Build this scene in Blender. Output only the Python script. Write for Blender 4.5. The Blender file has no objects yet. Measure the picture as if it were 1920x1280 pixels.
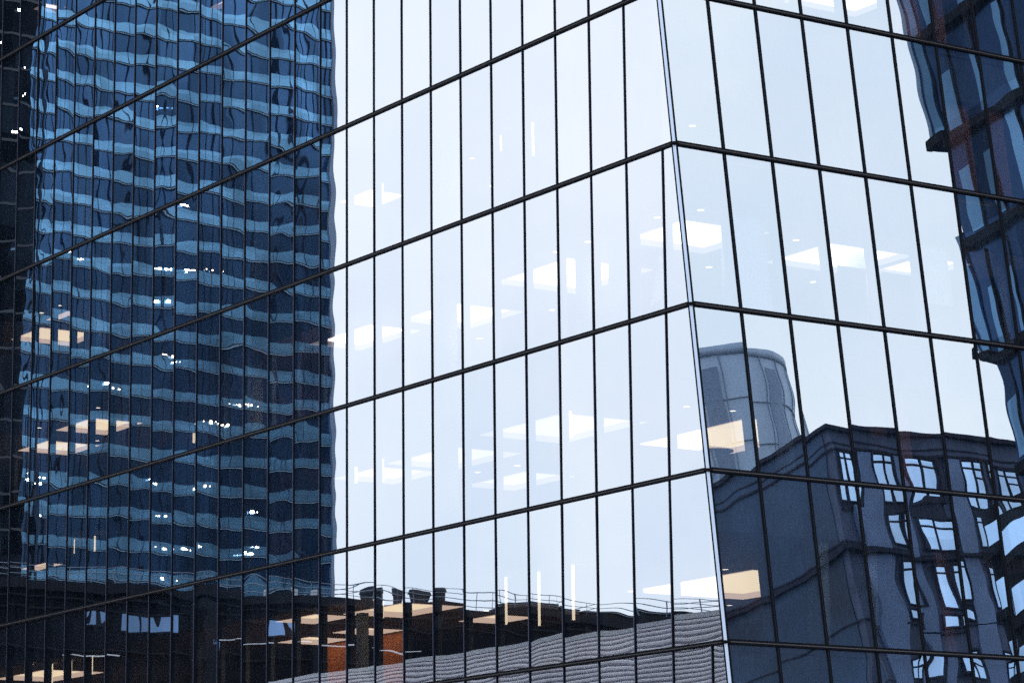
import bpy, math, random
import numpy as np
from mathutils import Matrix, Vector

# ---------------------------------------------------------------- camera, sky, sun, exposure
SC = bpy.context.scene
COL = SC.collection
CAM_LOC = (55.530, -41.965, 1.700)
YAW, PITCH, ROLL, LENS = -0.9800692, 0.1967105, -0.0112945, 105.887
f_ = Vector((math.sin(YAW) * math.cos(PITCH), math.cos(YAW) * math.cos(PITCH), math.sin(PITCH)))
r_ = Vector((math.cos(YAW), -math.sin(YAW), 0))
u_ = r_.cross(f_)
R2 = r_ * math.cos(ROLL) + u_ * math.sin(ROLL)
U2 = -r_ * math.sin(ROLL) + u_ * math.cos(ROLL)
cam = bpy.data.objects.new('camera', bpy.data.cameras.new('camera'))
cam.matrix_world = Matrix(((R2.x, U2.x, -f_.x, CAM_LOC[0]), (R2.y, U2.y, -f_.y, CAM_LOC[1]),
                           (R2.z, U2.z, -f_.z, CAM_LOC[2]), (0, 0, 0, 1)))
cam.data.sensor_width = 36
cam.data.lens = LENS
cam.data.clip_start = 0.5
cam.data.clip_end = 5000
COL.objects.link(cam)
SC.camera = cam

SUN_EL, SUN_AZ = math.radians(56), math.radians(-62)          # azimuth measured from +x towards +y
world = bpy.data.worlds.new('World')
SC.world = world
world.use_nodes = True
wn, wl = world.node_tree.nodes, world.node_tree.links
bg = wn['Background']
sky = wn.new('ShaderNodeTexSky')
sky.sky_type = 'NISHITA'
sky.sun_disc = False
sky.sun_elevation = SUN_EL
sky.sun_rotation = math.pi / 2 - SUN_AZ
sky.dust_density = 2.0
tcw = wn.new('ShaderNodeTexCoord')
nzw = wn.new('ShaderNodeTexNoise')
nzw.inputs['Scale'].default_value = 5.5
nzw.inputs['Detail'].default_value = 6
nzw.inputs['Roughness'].default_value = 0.55
rpw = wn.new('ShaderNodeValToRGB')                             # overcast layer: thin to thick cloud
rpw.color_ramp.elements[0].position = 0.35
rpw.color_ramp.elements[0].color = (16.2, 19.0, 22.6, 1)
rpw.color_ramp.elements[1].position = 0.68
rpw.color_ramp.elements[1].color = (21.4, 22.8, 24.8, 1)
mxw = wn.new('ShaderNodeMix')
mxw.data_type = 'RGBA'
mxw.inputs['Factor'].default_value = 0.86
wl.new(tcw.outputs['Generated'], nzw.inputs['Vector'])
wl.new(nzw.outputs['Fac'], rpw.inputs['Fac'])
wl.new(sky.outputs['Color'], mxw.inputs['A'])
wl.new(rpw.outputs['Color'], mxw.inputs['B'])
wl.new(mxw.outputs['Result'], bg.inputs['Color'])
bg.inputs['Strength'].default_value = 0.1

sun = bpy.data.objects.new('sun', bpy.data.lights.new('sun', 'SUN'))
sun.data.energy = 0.6
sun.data.angle = math.radians(15)
sun.data.color = (1.0, 0.96, 0.9)
sd = Vector((math.cos(SUN_AZ) * math.cos(SUN_EL), math.sin(SUN_AZ) * math.cos(SUN_EL), math.sin(SUN_EL)))
sun.rotation_euler = sd.to_track_quat('Z', 'Y').to_euler()
sun.location = (40, -80, 120)
COL.objects.link(sun)

SC.view_settings.view_transform = 'Standard'
SC.view_settings.look = 'None'
SC.view_settings.exposure = 0.0
SC.view_settings.gamma = 1.0
SC.view_settings.use_curve_mapping = False
SC.render.engine = 'CYCLES'
SC.cycles.max_bounces = 10
SC.cycles.glossy_bounces = 5
SC.cycles.diffuse_bounces = 3
SC.cycles.transparent_max_bounces = 12
SC.cycles.caustics_reflective = True
SC.cycles.caustics_refractive = False
SC.cycles.use_denoising = False
SC.cycles.sample_clamp_indirect = 2.0

# ---------------------------------------------------------------- materials
def new_mat(name):
    m = bpy.data.materials.new(name)
    m.use_nodes = True
    nt = m.node_tree
    nt.nodes.clear()
    out = nt.nodes.new('ShaderNodeOutputMaterial')
    return m, nt, out

def pbr(name, color, rough=0.5, metal=0.0, var=0.0, scale=3.0, stretch=(1, 1, 1), spec=0.5):
    m, nt, out = new_mat(name)
    b = nt.nodes.new('ShaderNodeBsdfPrincipled')
    b.inputs['Roughness'].default_value = rough
    b.inputs['Metallic'].default_value = metal
    b.inputs['Specular IOR Level'].default_value = spec
    c = (*color, 1)
    if var:
        tc = nt.nodes.new('ShaderNodeTexCoord')
        mp = nt.nodes.new('ShaderNodeMapping')
        mp.inputs['Scale'].default_value = stretch
        nz = nt.nodes.new('ShaderNodeTexNoise')
        nz.inputs['Scale'].default_value = scale
        nz.inputs['Detail'].default_value = 5
        rp = nt.nodes.new('ShaderNodeValToRGB')
        rp.color_ramp.elements[0].position = 0.3
        rp.color_ramp.elements[1].position = 0.7
        rp.color_ramp.elements[0].color = (*[k * (1 - var) for k in color], 1)
        rp.color_ramp.elements[1].color = (*[min(1, k * (1 + var)) for k in color], 1)
        nt.links.new(tc.outputs['Object'], mp.inputs['Vector'])
        nt.links.new(mp.outputs['Vector'], nz.inputs['Vector'])
        nt.links.new(nz.outputs['Fac'], rp.inputs['Fac'])
        nt.links.new(rp.outputs['Color'], b.inputs['Base Color'])
    else:
        b.inputs['Base Color'].default_value = c
    nt.links.new(b.outputs['BSDF'], out.inputs['Surface'])
    return m

def emis(name, color, strength):
    m, nt, out = new_mat(name)
    e = nt.nodes.new('ShaderNodeEmission')
    e.inputs['Color'].default_value = (*color, 1)
    e.inputs['Strength'].default_value = strength
    nt.links.new(e.outputs['Emission'], out.inputs['Surface'])
    return m

def lit_fabric(name, color, strength, panel=1.35):
    """backlit fabric of a light coffer, with faint seams and an uneven glow"""
    m, nt, out = new_mat(name)
    e = nt.nodes.new('ShaderNodeEmission')
    tc = nt.nodes.new('ShaderNodeTexCoord')
    nz = nt.nodes.new('ShaderNodeTexNoise')
    nz.inputs['Scale'].default_value = 0.6
    mr = nt.nodes.new('ShaderNodeMapRange')
    mr.inputs['To Min'].default_value = strength * 0.8
    mr.inputs['To Max'].default_value = strength * 1.2
    nt.links.new(tc.outputs['Object'], nz.inputs['Vector'])
    nt.links.new(nz.outputs['Fac'], mr.inputs['Value'])
    nt.links.new(mr.outputs['Result'], e.inputs['Strength'])
    e.inputs['Color'].default_value = (*color, 1)
    nt.links.new(e.outputs['Emission'], out.inputs['Surface'])
    return m

def curtain_glass(name, refl, tint, base, dust, axis, off):
    """coated facade glass: mirror coat over tinted see-through glass, thin film of dust with rain streaks"""
    m, nt, out = new_mat(name)
    N, L = nt.nodes, nt.links
    gl = N.new('ShaderNodeBsdfGlossy')
    gl.inputs['Color'].default_value = (*refl, 1)
    gl.inputs['Roughness'].default_value = 0.0
    tc = N.new('ShaderNodeTexCoord')
    sp = N.new('ShaderNodeSeparateXYZ')
    L.new(tc.outputs['Object'], sp.inputs['Vector'])
    cb = N.new('ShaderNodeCombineXYZ')
    for src, o_, c_, dst in ((axis, off, 1.482031, 'X'), ('Z', -20.318273, 4.0, 'Y')):
        a1 = N.new('ShaderNodeMath'); a1.operation = 'ADD'; a1.inputs[1].default_value = o_
        a2 = N.new('ShaderNodeMath'); a2.operation = 'DIVIDE'; a2.inputs[1].default_value = c_
        a3 = N.new('ShaderNodeMath'); a3.operation = 'FLOOR'
        L.new(sp.outputs[src], a1.inputs[0]); L.new(a1.outputs['Value'], a2.inputs[0]); L.new(a2.outputs['Value'], a3.inputs[0])
        L.new(a3.outputs['Value'], cb.inputs[dst])
    wz = N.new('ShaderNodeTexWhiteNoise')
    L.new(cb.outputs['Vector'], wz.inputs['Vector'])
    cr = N.new('ShaderNodeValToRGB')
    cr.color_ramp.elements[0].color = (refl[0] * 0.93, refl[1] * 0.95, refl[2] * 0.975, 1)
    cr.color_ramp.elements[1].color = (refl[0] * 1.035, refl[1] * 1.03, refl[2] * 1.01, 1)
    L.new(wz.outputs['Value'], cr.inputs['Fac'])
    L.new(cr.outputs['Color'], gl.inputs['Color'])
    tr = N.new('ShaderNodeBsdfTransparent')
    tr.inputs['Color'].default_value = (*tint, 1)
    fr = N.new('ShaderNodeFresnel')
    fr.inputs['IOR'].default_value = 1.5
    ma = N.new('ShaderNodeMath')
    ma.operation = 'MULTIPLY_ADD'
    ma.inputs[1].default_value = 1 - base
    ma.inputs[2].default_value = base
    L.new(fr.outputs['Fac'], ma.inputs[0])
    mx = N.new('ShaderNodeMixShader')
    L.new(ma.outputs['Value'], mx.inputs['Fac'])
    L.new(tr.outputs['BSDF'], mx.inputs[1])
    L.new(gl.outputs['BSDF'], mx.inputs[2])
    df = N.new('ShaderNodeBsdfDiffuse')
    df.inputs['Color'].default_value = (0.17, 0.27, 0.46, 1)
    mp = N.new('ShaderNodeMapping')
    mp.inputs['Scale'].default_value = (26, 26, 1.3)
    nz = N.new('ShaderNodeTexNoise')
    nz.inputs['Scale'].default_value = 1.0
    nz.inputs['Detail'].default_value = 6
    mr = N.new('ShaderNodeMapRange')
    mr.inputs['From Min'].default_value = 0.35
    mr.inputs['From Max'].default_value = 0.8
    mr.inputs['To Min'].default_value = dust * 0.25
    mr.inputs['To Max'].default_value = dust * 2.2
    L.new(tc.outputs['Object'], mp.inputs['Vector'])
    L.new(mp.outputs['Vector'], nz.inputs['Vector'])
    L.new(nz.outputs['Fac'], mr.inputs['Value'])
    m2 = N.new('ShaderNodeMixShader')
    L.new(mr.outputs['Result'], m2.inputs['Fac'])
    L.new(mx.outputs['Shader'], m2.inputs[1])
    L.new(df.outputs['BSDF'], m2.inputs[2])
    L.new(m2.outputs['Shader'], out.inputs['Surface'])
    return m

def tower_glass(name, color, rough, cell=(1.16, 3.28), var=0.45, diffuse=0.25):
    """opaque-looking coated glass of the city towers; every window has its own tint"""
    m, nt, out = new_mat(name)
    N, L = nt.nodes, nt.links
    tc = N.new('ShaderNodeTexCoord')
    sp = N.new('ShaderNodeSeparateXYZ')
    L.new(tc.outputs['Object'], sp.inputs['Vector'])
    ad = N.new('ShaderNodeMath'); ad.operation = 'ADD'
    L.new(sp.outputs['X'], ad.inputs[0]); L.new(sp.outputs['Y'], ad.inputs[1])
    fl = []
    for src, c in ((ad.outputs['Value'], cell[0] * 2), (sp.outputs['Z'], cell[1])):
        d = N.new('ShaderNodeMath'); d.operation = 'DIVIDE'; d.inputs[1].default_value = c
        L.new(src, d.inputs[0])
        q = N.new('ShaderNodeMath'); q.operation = 'FLOOR'
        L.new(d.outputs['Value'], q.inputs[0]); fl.append(q)
    cb = N.new('ShaderNodeCombineXYZ')
    L.new(fl[0].outputs['Value'], cb.inputs['X']); L.new(fl[1].outputs['Value'], cb.inputs['Y'])
    wnz = N.new('ShaderNodeTexWhiteNoise')
    L.new(cb.outputs['Vector'], wnz.inputs['Vector'])
    rp = N.new('ShaderNodeValToRGB')
    rp.color_ramp.elements[0].color = (*[k * (1 - var) for k in color], 1)
    rp.color_ramp.elements[1].color = (*[k * (1 + var) for k in color], 1)
    L.new(wnz.outputs['Value'], rp.inputs['Fac'])
    gl = N.new('ShaderNodeBsdfGlossy'); gl.inputs['Roughness'].default_value = rough
    df = N.new('ShaderNodeBsdfDiffuse')
    nz = N.new('ShaderNodeTexNoise'); nz.inputs['Scale'].default_value = 0.16; nz.inputs['Detail'].default_value = 5  # broad blotches in the colour stand for reflections in the glass
    st = N.new('ShaderNodeMapping'); st.inputs['Scale'].default_value = (1.6, 1.6, 0.45)
    L.new(tc.outputs['Object'], st.inputs['Vector']); L.new(st.outputs['Vector'], nz.inputs['Vector'])
    mr = N.new('ShaderNodeMapRange'); mr.inputs['From Min'].default_value = 0.3; mr.inputs['From Max'].default_value = 0.7
    mr.inputs['To Min'].default_value = 0.58; mr.inputs['To Max'].default_value = 1.3
    L.new(nz.outputs['Fac'], mr.inputs['Value'])
    vm = N.new('ShaderNodeVectorMath'); vm.operation = 'SCALE'
    L.new(rp.outputs['Color'], vm.inputs[0]); L.new(mr.outputs['Result'], vm.inputs['Scale'])
    L.new(vm.outputs['Vector'], gl.inputs['Color']); L.new(vm.outputs['Vector'], df.inputs['Color'])
    mx = N.new('ShaderNodeMixShader'); mx.inputs['Fac'].default_value = diffuse
    L.new(gl.outputs['BSDF'], mx.inputs[1]); L.new(df.outputs['BSDF'], mx.inputs[2])
    L.new(mx.outputs['Shader'], out.inputs['Surface'])
    return m

M = {}
M['glass_left'] = curtain_glass('left_glass', (0.955, 0.955, 0.965), (0.52, 0.54, 0.57), 0.445, 0.014, 'X', 0.4805865)
M['glass_right'] = curtain_glass('right_glass', (0.91, 0.955, 0.98), (0.48, 0.52, 0.56), 0.43, 0.022, 'Y', 0.0)
M['frame'] = pbr('black_aluminium', (0.0035, 0.0042, 0.0065), 0.6, 0.0, spec=0.06)
M['gasket'] = pbr('rubber_gasket', (0.003, 0.003, 0.004), 0.8, spec=0.1)
M['fin_edge'] = pbr('anodised_edge', (0.035, 0.042, 0.062), 0.45, 0.2, spec=0.3)
M['frame_sheen'] = pbr('cap_sheen', (0.085, 0.100, 0.190), 0.45, 0.0, spec=0.2)  # reflected sheen on the left half of each left mullion, put into the colour
M['slot'] = pbr('bronze_slot', (0.085, 0.075, 0.075), 0.6)
M['post'] = pbr('satin_steel', (0.36, 0.41, 0.50), 0.33, 0.9)
M['spandrel'] = pbr('spandrel_grey', (0.12, 0.15, 0.20), 0.7, var=0.2, scale=1.5)
M['ceiling'] = pbr('ceiling_paint', (0.46, 0.37, 0.39), 0.9, var=0.05)
M['slab'] = pbr('slab_edge', (0.20, 0.195, 0.20), 0.9)
M['inner_wall'] = pbr('inner_wall', (0.10, 0.095, 0.105), 0.85, var=0.25, scale=0.4)
M['blue_partition'] = pbr('blue_partition', (0.022, 0.042, 0.085), 0.8, var=0.5, scale=0.6, stretch=(1, 1, 0.25))
M['inner_fin'] = pbr('inner_fin', (0.16, 0.18, 0.22), 0.6)
M['column'] = pbr('plaster_column', (0.52, 0.56, 0.58), 0.8)
M['wood'] = pbr('orange_wood', (0.62, 0.19, 0.06), 0.5, var=0.3, scale=2.0, stretch=(1, 1, 8))
M['pink_wall'] = pbr('terracotta_wall', (0.62, 0.25, 0.22), 0.8, var=0.1)
M['coffer'] = lit_fabric('coffer_fabric', (1.0, 0.76, 0.48), 3.1)
M['coffer_dim'] = lit_fabric('coffer_fabric_dim', (1.0, 0.80, 0.62), 1.0)
M['coffer_cool'] = lit_fabric('coffer_fabric_white', (1.0, 0.86, 0.78), 4.2)
M['coffer_trim'] = emis('coffer_trim', (1.0, 0.70, 0.52), 1.9)  # the trim is no lamp: its glow stands for light on it
M['coffer_trim_pale'] = emis('coffer_trim_pale', (1.0, 0.74, 0.66), 0.55)  # fainter stand-in glow for the trims behind pale glass
M['down'] = emis('downlight_lens', (1.0, 0.86, 0.66), 5.0)
M['tube'] = emis('tube_light', (1.0, 0.78, 0.52), 2.6)
M['tube_cap'] = pbr('tube_cap', (0.05, 0.05, 0.055), 0.5)
M['dark_plastic'] = pbr('dark_plastic', (0.02, 0.025, 0.035), 0.5)
M['chair'] = pbr('chair_frame', (0.03, 0.03, 0.035), 0.5)
M['table'] = pbr('table_top', (0.12, 0.14, 0.18), 0.4)
M['paper'] = pbr('pale_sheet', (0.7, 0.72, 0.75), 0.8)
# the city
M['blue_glass'] = tower_glass('blue_window_glass', (0.056, 0.132, 0.268), 0.2, var=0.34, diffuse=0.07)
M['blue_band'] = tower_glass('blue_spandrel', (0.205, 0.465, 0.730), 0.26, var=0.18, diffuse=0.10)
M['blue_corner'] = tower_glass('blue_corner_glass', (0.16, 0.33, 0.62), 0.1, var=0.5)
M['blue_line'] = pbr('tower_ledge', (0.015, 0.03, 0.06), 0.5, spec=0.2)
M['blue_lip'] = pbr('tower_lip', (0.34, 0.56, 0.76), 0.4)
M['blue_mull'] = pbr('tower_mullion', (0.012, 0.036, 0.085), 0.5, spec=0.2)
M['white_lamp'] = emis('white_lamp', (0.86, 0.95, 1.0), 26.0)
M['warm_lamp'] = emis('warm_lamp', (1.0, 0.78, 0.62), 14.0)
M['black_tower'] = tower_glass('black_tower_glass', (0.006, 0.010, 0.016), 0.2, var=0.7)
M['black_line'] = pbr('black_tower_frame', (0.020, 0.032, 0.050), 0.5)
M['low_dark'] = pbr('dark_render', (0.005, 0.006, 0.009), 0.9, var=0.4, scale=0.3, spec=0.05)
M['low_ledge'] = pbr('dark_ledge', (0.013, 0.016, 0.022), 0.8, spec=0.06)
M['white_ledge'] = pbr('white_ledge', (0.75, 0.80, 0.88), 0.4)
M['rail'] = pbr('galvanised_rail', (0.14, 0.20, 0.28), 0.5, 0.4)
M['low_glass'] = tower_glass('low_window_glass', (0.14, 0.24, 0.42), 0.05, var=0.3)
M['shed'] = pbr('shed_boards', (0.10, 0.075, 0.07), 0.8, var=0.3)
M['unit'] = pbr('roof_unit', (0.030, 0.036, 0.048), 0.7, var=0.3, spec=0.15)
M['unit_top'] = pbr('roof_unit_white', (0.55, 0.6, 0.66), 0.6)
M['rib'] = pbr('ribbed_metal', (0.74, 0.73, 0.80), 0.5, 0.0, var=0.12, scale=0.4)
M['rib_back'] = pbr('rib_backing', (0.02, 0.022, 0.03), 0.8)
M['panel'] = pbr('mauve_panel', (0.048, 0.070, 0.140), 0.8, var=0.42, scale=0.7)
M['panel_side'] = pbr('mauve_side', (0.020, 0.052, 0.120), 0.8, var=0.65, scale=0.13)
M['panel_pale'] = pbr('pale_pier', (0.13, 0.20, 0.37), 0.75, var=0.2, scale=0.5)
M['panel_dark'] = pbr('dark_panel', (0.014, 0.016, 0.034), 0.7, spec=0.1)
M['joint'] = pbr('panel_joint', (0.020, 0.022, 0.042), 0.8, spec=0.1)
M['sky_glass'] = tower_glass('mirror_window', (0.46, 0.66, 0.95), 0.02, cell=(0.7, 1.4), var=0.10, diffuse=0.12)
M['round'] = pbr('round_tower_panel', (0.27, 0.36, 0.50), 0.6, var=0.12, scale=1.0, stretch=(1, 1, 0.1))
M['round_dark'] = pbr('round_tower_panel_dark', (0.17, 0.25, 0.39), 0.6, var=0.1)
M['round_joint'] = pbr('round_joint', (0.18, 0.25, 0.36), 0.8)
M['wing'] = tower_glass('wing_glass', (0.018, 0.036, 0.080), 0.25, cell=(0.9, 5.1), var=0.5)
M['wing_band'] = pbr('wing_band', (0.003, 0.004, 0.007), 0.6, spec=0.05)
M['wing_pale'] = tower_glass('wing_pale_glass', (0.10, 0.20, 0.34), 0.2, cell=(0.6, 5.1), var=0.35, diffuse=0.5)
M['wing_edge'] = pbr('wing_edge', (0.10, 0.19, 0.32), 0.4)
M['asphalt'] = pbr('asphalt', (0.05, 0.05, 0.052), 0.9, var=0.2, scale=2)
M['paving'] = pbr('paving', (0.22, 0.22, 0.22), 0.85, var=0.15, scale=1.5)
M['earth'] = pbr('city_ground', (0.10, 0.10, 0.10), 0.95, var=0.2, scale=0.1)
M['city'] = pbr('sky_blocker_wall', (0.05, 0.06, 0.085), 0.8, var=0.3, scale=0.05)
M['blocker_win'] = tower_glass('sky_blocker_windows', (0.02, 0.035, 0.06), 0.2)

for n_ in ('white_lamp', 'down', 'tube', 'coffer_trim', 'coffer_trim_pale', 'warm_lamp'):   # small lamps and the glowing trims: no need to aim rays at them
    M[n_].cycles.emission_sampling = 'NONE'

# ---------------------------------------------------------------- mesh helpers
class MB:
    def __init__(s):
        s.v, s.f = [], []
    def add(s, vs, fs):
        o = len(s.v)
        s.v += [tuple(p) for p in vs]
        s.f += [tuple(i + o for i in q) for q in fs]
        return s
    def hexa(s, p):                       # bottom four then top four, both counter-clockwise
        return s.add(p, [(3, 2, 1, 0), (4, 5, 6, 7), (0, 1, 5, 4), (1, 2, 6, 5), (2, 3, 7, 6), (3, 0, 4, 7)])
    def box(s, x0, x1, y0, y1, z0, z1):
        return s.hexa([(x0, y0, z0), (x1, y0, z0), (x1, y1, z0), (x0, y1, z0),
                       (x0, y0, z1), (x1, y0, z1), (x1, y1, z1), (x0, y1, z1)])
    def quad(s, a, b, c, d):
        return s.add([a, b, c, d], [(0, 1, 2, 3)])
    def cyl(s, x, y, z0, z1, r0, r1=None, n=16, cap=True):
        r1 = r0 if r1 is None else r1
        vs = [(x + r0 * math.cos(2 * math.pi * i / n), y + r0 * math.sin(2 * math.pi * i / n), z0) for i in range(n)]
        vs += [(x + r1 * math.cos(2 * math.pi * i / n), y + r1 * math.sin(2 * math.pi * i / n), z1) for i in range(n)]
        fs = [(i, (i + 1) % n, n + (i + 1) % n, n + i) for i in range(n)]
        if cap:
            fs += [tuple(range(n - 1, -1, -1)), tuple(range(n, 2 * n))]
        return s.add(vs, fs)
    def tube(s, pts, r, n=8):
        for a, b in zip(pts[:-1], pts[1:]):
            a, b = Vector(a), Vector(b)
            d = (b - a).normalized()
            k = Vector((0, 0, 1)) if abs(d.z) < 0.9 else Vector((1, 0, 0))
            e1 = d.cross(k).normalized(); e2 = d.cross(e1)
            ring = [(e1 * math.cos(2 * math.pi * i / n) + e2 * math.sin(2 * math.pi * i / n)) * r for i in range(n)]
            s.add([a + q for q in ring] + [b + q for q in ring],
                  [(i, (i + 1) % n, n + (i + 1) % n, n + i) for i in range(n)] + [tuple(range(n - 1, -1, -1)), tuple(range(n, 2 * n))])
        return s
    def build(s, name, mat, parent=None, smooth=False, bevel=0.0):
        me = bpy.data.meshes.new(name)
        off = ROOT.get(parent.name, (0, 0, 0)) if parent is not None else (0, 0, 0)
        me.from_pydata([(a - off[0], b - off[1], c - off[2]) for a, b, c in s.v], [], s.f)
        me.materials.append(mat)
        me.update()
        if smooth:
            me.polygons.foreach_set('use_smooth', [True] * len(me.polygons))
        o = bpy.data.objects.new(name, me)
        COL.objects.link(o)
        if parent is not None:
            o.parent = parent
            ROOT[o.name] = off
        if bevel:
            b = o.modifiers.new('bevel', 'BEVEL'); b.width = bevel; b.segments = 2; b.limit_method = 'ANGLE'
        return o

ROOT = {}

def tag(o, label=None, cat=None, group=None, kind=None):
    if label: o['label'] = label
    if cat: o['category'] = cat
    if group: o['group'] = group
    if kind: o['kind'] = kind
    return o

def thing(name, loc, label, cat, group=None):
    o = bpy.data.objects.new(name, None)
    o.empty_display_size = 0.3
    o.location = loc
    COL.objects.link(o)
    ROOT[o.name] = tuple(loc)
    return tag(o, label, cat, group)

def copy_thing(src, loc, label, rotz=0.0):
    c = src.copy(); COL.objects.link(c); c.location = loc; c.rotation_euler = (0, 0, rotz); c['label'] = label
    for ch in list(src.children):
        d = ch.copy(); COL.objects.link(d); d.parent = c
        for g in list(ch.children):
            e = g.copy(); COL.objects.link(e); e.parent = d
    return c

# ---------------------------------------------------------------- the glass tower: its grid
A, W, O, Z0, H = 0.1263787, 1.482031, 0.4805865, 20.318273, 4.0
def rowz(r): return Z0 - H * r
def xc(z): return -A * (z - Z0)                                # the leaning corner edge
nlen = math.hypot(1, A)
NR = np.array([1 / nlen, 0, A / nlen])                         # outward normal of the leaning facade
DR = np.array([-A / nlen, 0, 1 / nlen])                        # up along that facade
def right_pt(y, z, out=0.0):
    return (xc(z) + NR[0] * out, y, z + NR[2] * out)
def ceil_z(s): return rowz(s - 1) - 1.33
ROW_TOP, ROW_BOT = -6, 5
NCOL_L, NCOL_R = 34, 14
rng = random.Random(11)

def project(p):
    d = Vector(p) - Vector(CAM_LOC)
    w = d.dot(f_)
    return 960 + LENS / 36 * 1920 * d.dot(R2) / w, 640 - LENS / 36 * 1920 * d.dot(U2) / w

tower = thing('glass_tower', (0, 0, 0), 'tall office tower of reflective glass panes with leaning right face and pale steel corner', 'building')

NU, NV = 14, 38
def pane_mesh(corners, normal, seed, nu=NU, nv=NV, k=1.0, curl=0.0):
    """corners bl, br, tr, tl; a sealed glass unit bowed by a millimetre or so, with roller waves, never quite plane"""
    g = random.Random(seed)
    bl, br, tr, tl = [np.array(c, float) for c in corners]
    u = np.linspace(0, 1, nu + 1); v = np.linspace(0, 1, nv + 1)
    U, V = np.meshgrid(u, v)
    Pb = bl[None, None] * (1 - U)[..., None] + br[None, None] * U[..., None]
    Pt = tl[None, None] * (1 - U)[..., None] + tr[None, None] * U[..., None]
    P = Pb * (1 - V)[..., None] + Pt * V[..., None]
    su, sv = 2 * U - 1, 2 * V - 1
    w = np.linalg.norm(br - bl) / 2; h = np.linalg.norm(tl - bl) / 2
    B = g.gauss(0.0, 0.00042)
    d = B * (1 - np.abs(su) ** 3.0) * (1 - np.abs(sv) ** 6)
    d += g.gauss(0, 0.00030) * w * su + g.gauss(0, 0.00058) * h * sv
    d += g.gauss(0, 0.00010) * su * sv
    for _ in range(3):
        lam = g.uniform(0.7, 2.2); ph = g.uniform(0, 6.28); sk = g.uniform(-0.5, 0.5)
        d += 0.00040 * lam / 6.28 * g.uniform(0.4, 1.4) * np.sin(6.28 * (sv * h + sk * su * w) / lam + ph)
    lam = g.uniform(0.5, 1.1)
    d += 0.00030 * lam / 6.28 * np.sin(6.28 * su * w / lam + g.uniform(0, 6.28)) * np.cos(2.1 * sv + g.uniform(0, 6))
    e = np.exp(-(1 - np.abs(sv)) * h / 0.16)                    # pinch next to the horizontal beams
    d += e * 0.00016 * g.gauss(0.5, 0.8)
    d = d + curl * np.exp(-(1 + su) * w / 0.10) * (0.75 + 0.5 * np.sin(sv * 3.0 + 1.0))
    P = P + (d * k)[..., None] * np.array(normal)[None, None]
    vs = P.reshape(-1, 3)
    n1 = nu + 1
    fs = [(j * n1 + i, j * n1 + i + 1, (j + 1) * n1 + i + 1, (j + 1) * n1 + i) for j in range(nv) for i in range(nu)]
    return vs, fs

cells = []                                                      # (visible area, face, corners, seed)
G = 0.022
left_cols = {}
for s in range(ROW_TOP + 1, ROW_BOT + 1):
    zt, zb = rowz(s - 1), rowz(s)
    k0 = 1
    while -O - (k0 - 1) * W < xc(zt) - 0.3: k0 -= 1             # first mullion left of the corner on this storey
    left_cols[s] = k0
    for k in range(k0 - 1, NCOL_L):
        xl = -O - (k + 1) * W if k >= k0 - 1 else None
        xl = -O - (k + 1) * W + G
        if k == k0 - 1:
            xl = -O - k0 * W + G
            c = [(xl, 0, zb + G), (xc(zb) - G, 0, zb + G), (xc(zt) - G, 0, zt - G), (xl, 0, zt - G)]
        else:
            xr = -O - k * W - G
            c = [(xl, 0, zb + G), (xr, 0, zb + G), (xr, 0, zt - G), (xl, 0, zt - G)]
        cells.append(['L', c, s * 100 + k])
    for j in range(NCOL_R):
        y0, y1 = j * W + G, (j + 1) * W - G
        c = [right_pt(y0, zb + G), right_pt(y1, zb + G), right_pt(y1, zt - G), right_pt(y0, zt - G)]
        cells.append(['R', c, 7000 + s * 100 + j])
for c in cells:
    P = [project(p) for p in c[1]]
    xs = [min(max(p[0], 0), 1920) for p in P]; ys = [min(max(p[1], 0), 1280) for p in P]
    c.append((max(xs) - min(xs)) * (max(ys) - min(ys)) * (0.75 if c[0] == 'L' else 0.9))
cells.sort(key=lambda c: -c[3])
rest = {'L': MB(), 'R': MB()}
for i, (face, c, seed, area) in enumerate(cells):
    nrm = (0, -1, 0) if face == 'L' else tuple(NR)
    seen = area > 0
    ks = 1.15
    if face == 'L':
        ks = 0.85 if seed % 100 == 10 else (1.9 if 299 <= seed < 420 else 1.4)   # the lowest panes are the least flat
    elif seed >= 7300:
        ks = 2.0
    vs, fs = pane_mesh(c, nrm, seed, NU if seen else 4, NV if seen else 8, ks, 0.00022 if seed == 209 else 0.0)
    if i < 100:
        b = MB().add(vs, fs)
        b.build('glass_pane', M['glass_left' if face == 'L' else 'glass_right'], tower, smooth=True)
    else:
        rest[face].add(vs, fs)
for face in 'LR':
    o = rest[face].build('glass_pane', M['glass_left' if face == 'L' else 'glass_right'], tower, smooth=True)
    o['kind'] = 'stuff'

zlo, zhi = rowz(ROW_BOT), rowz(ROW_TOP)
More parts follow.
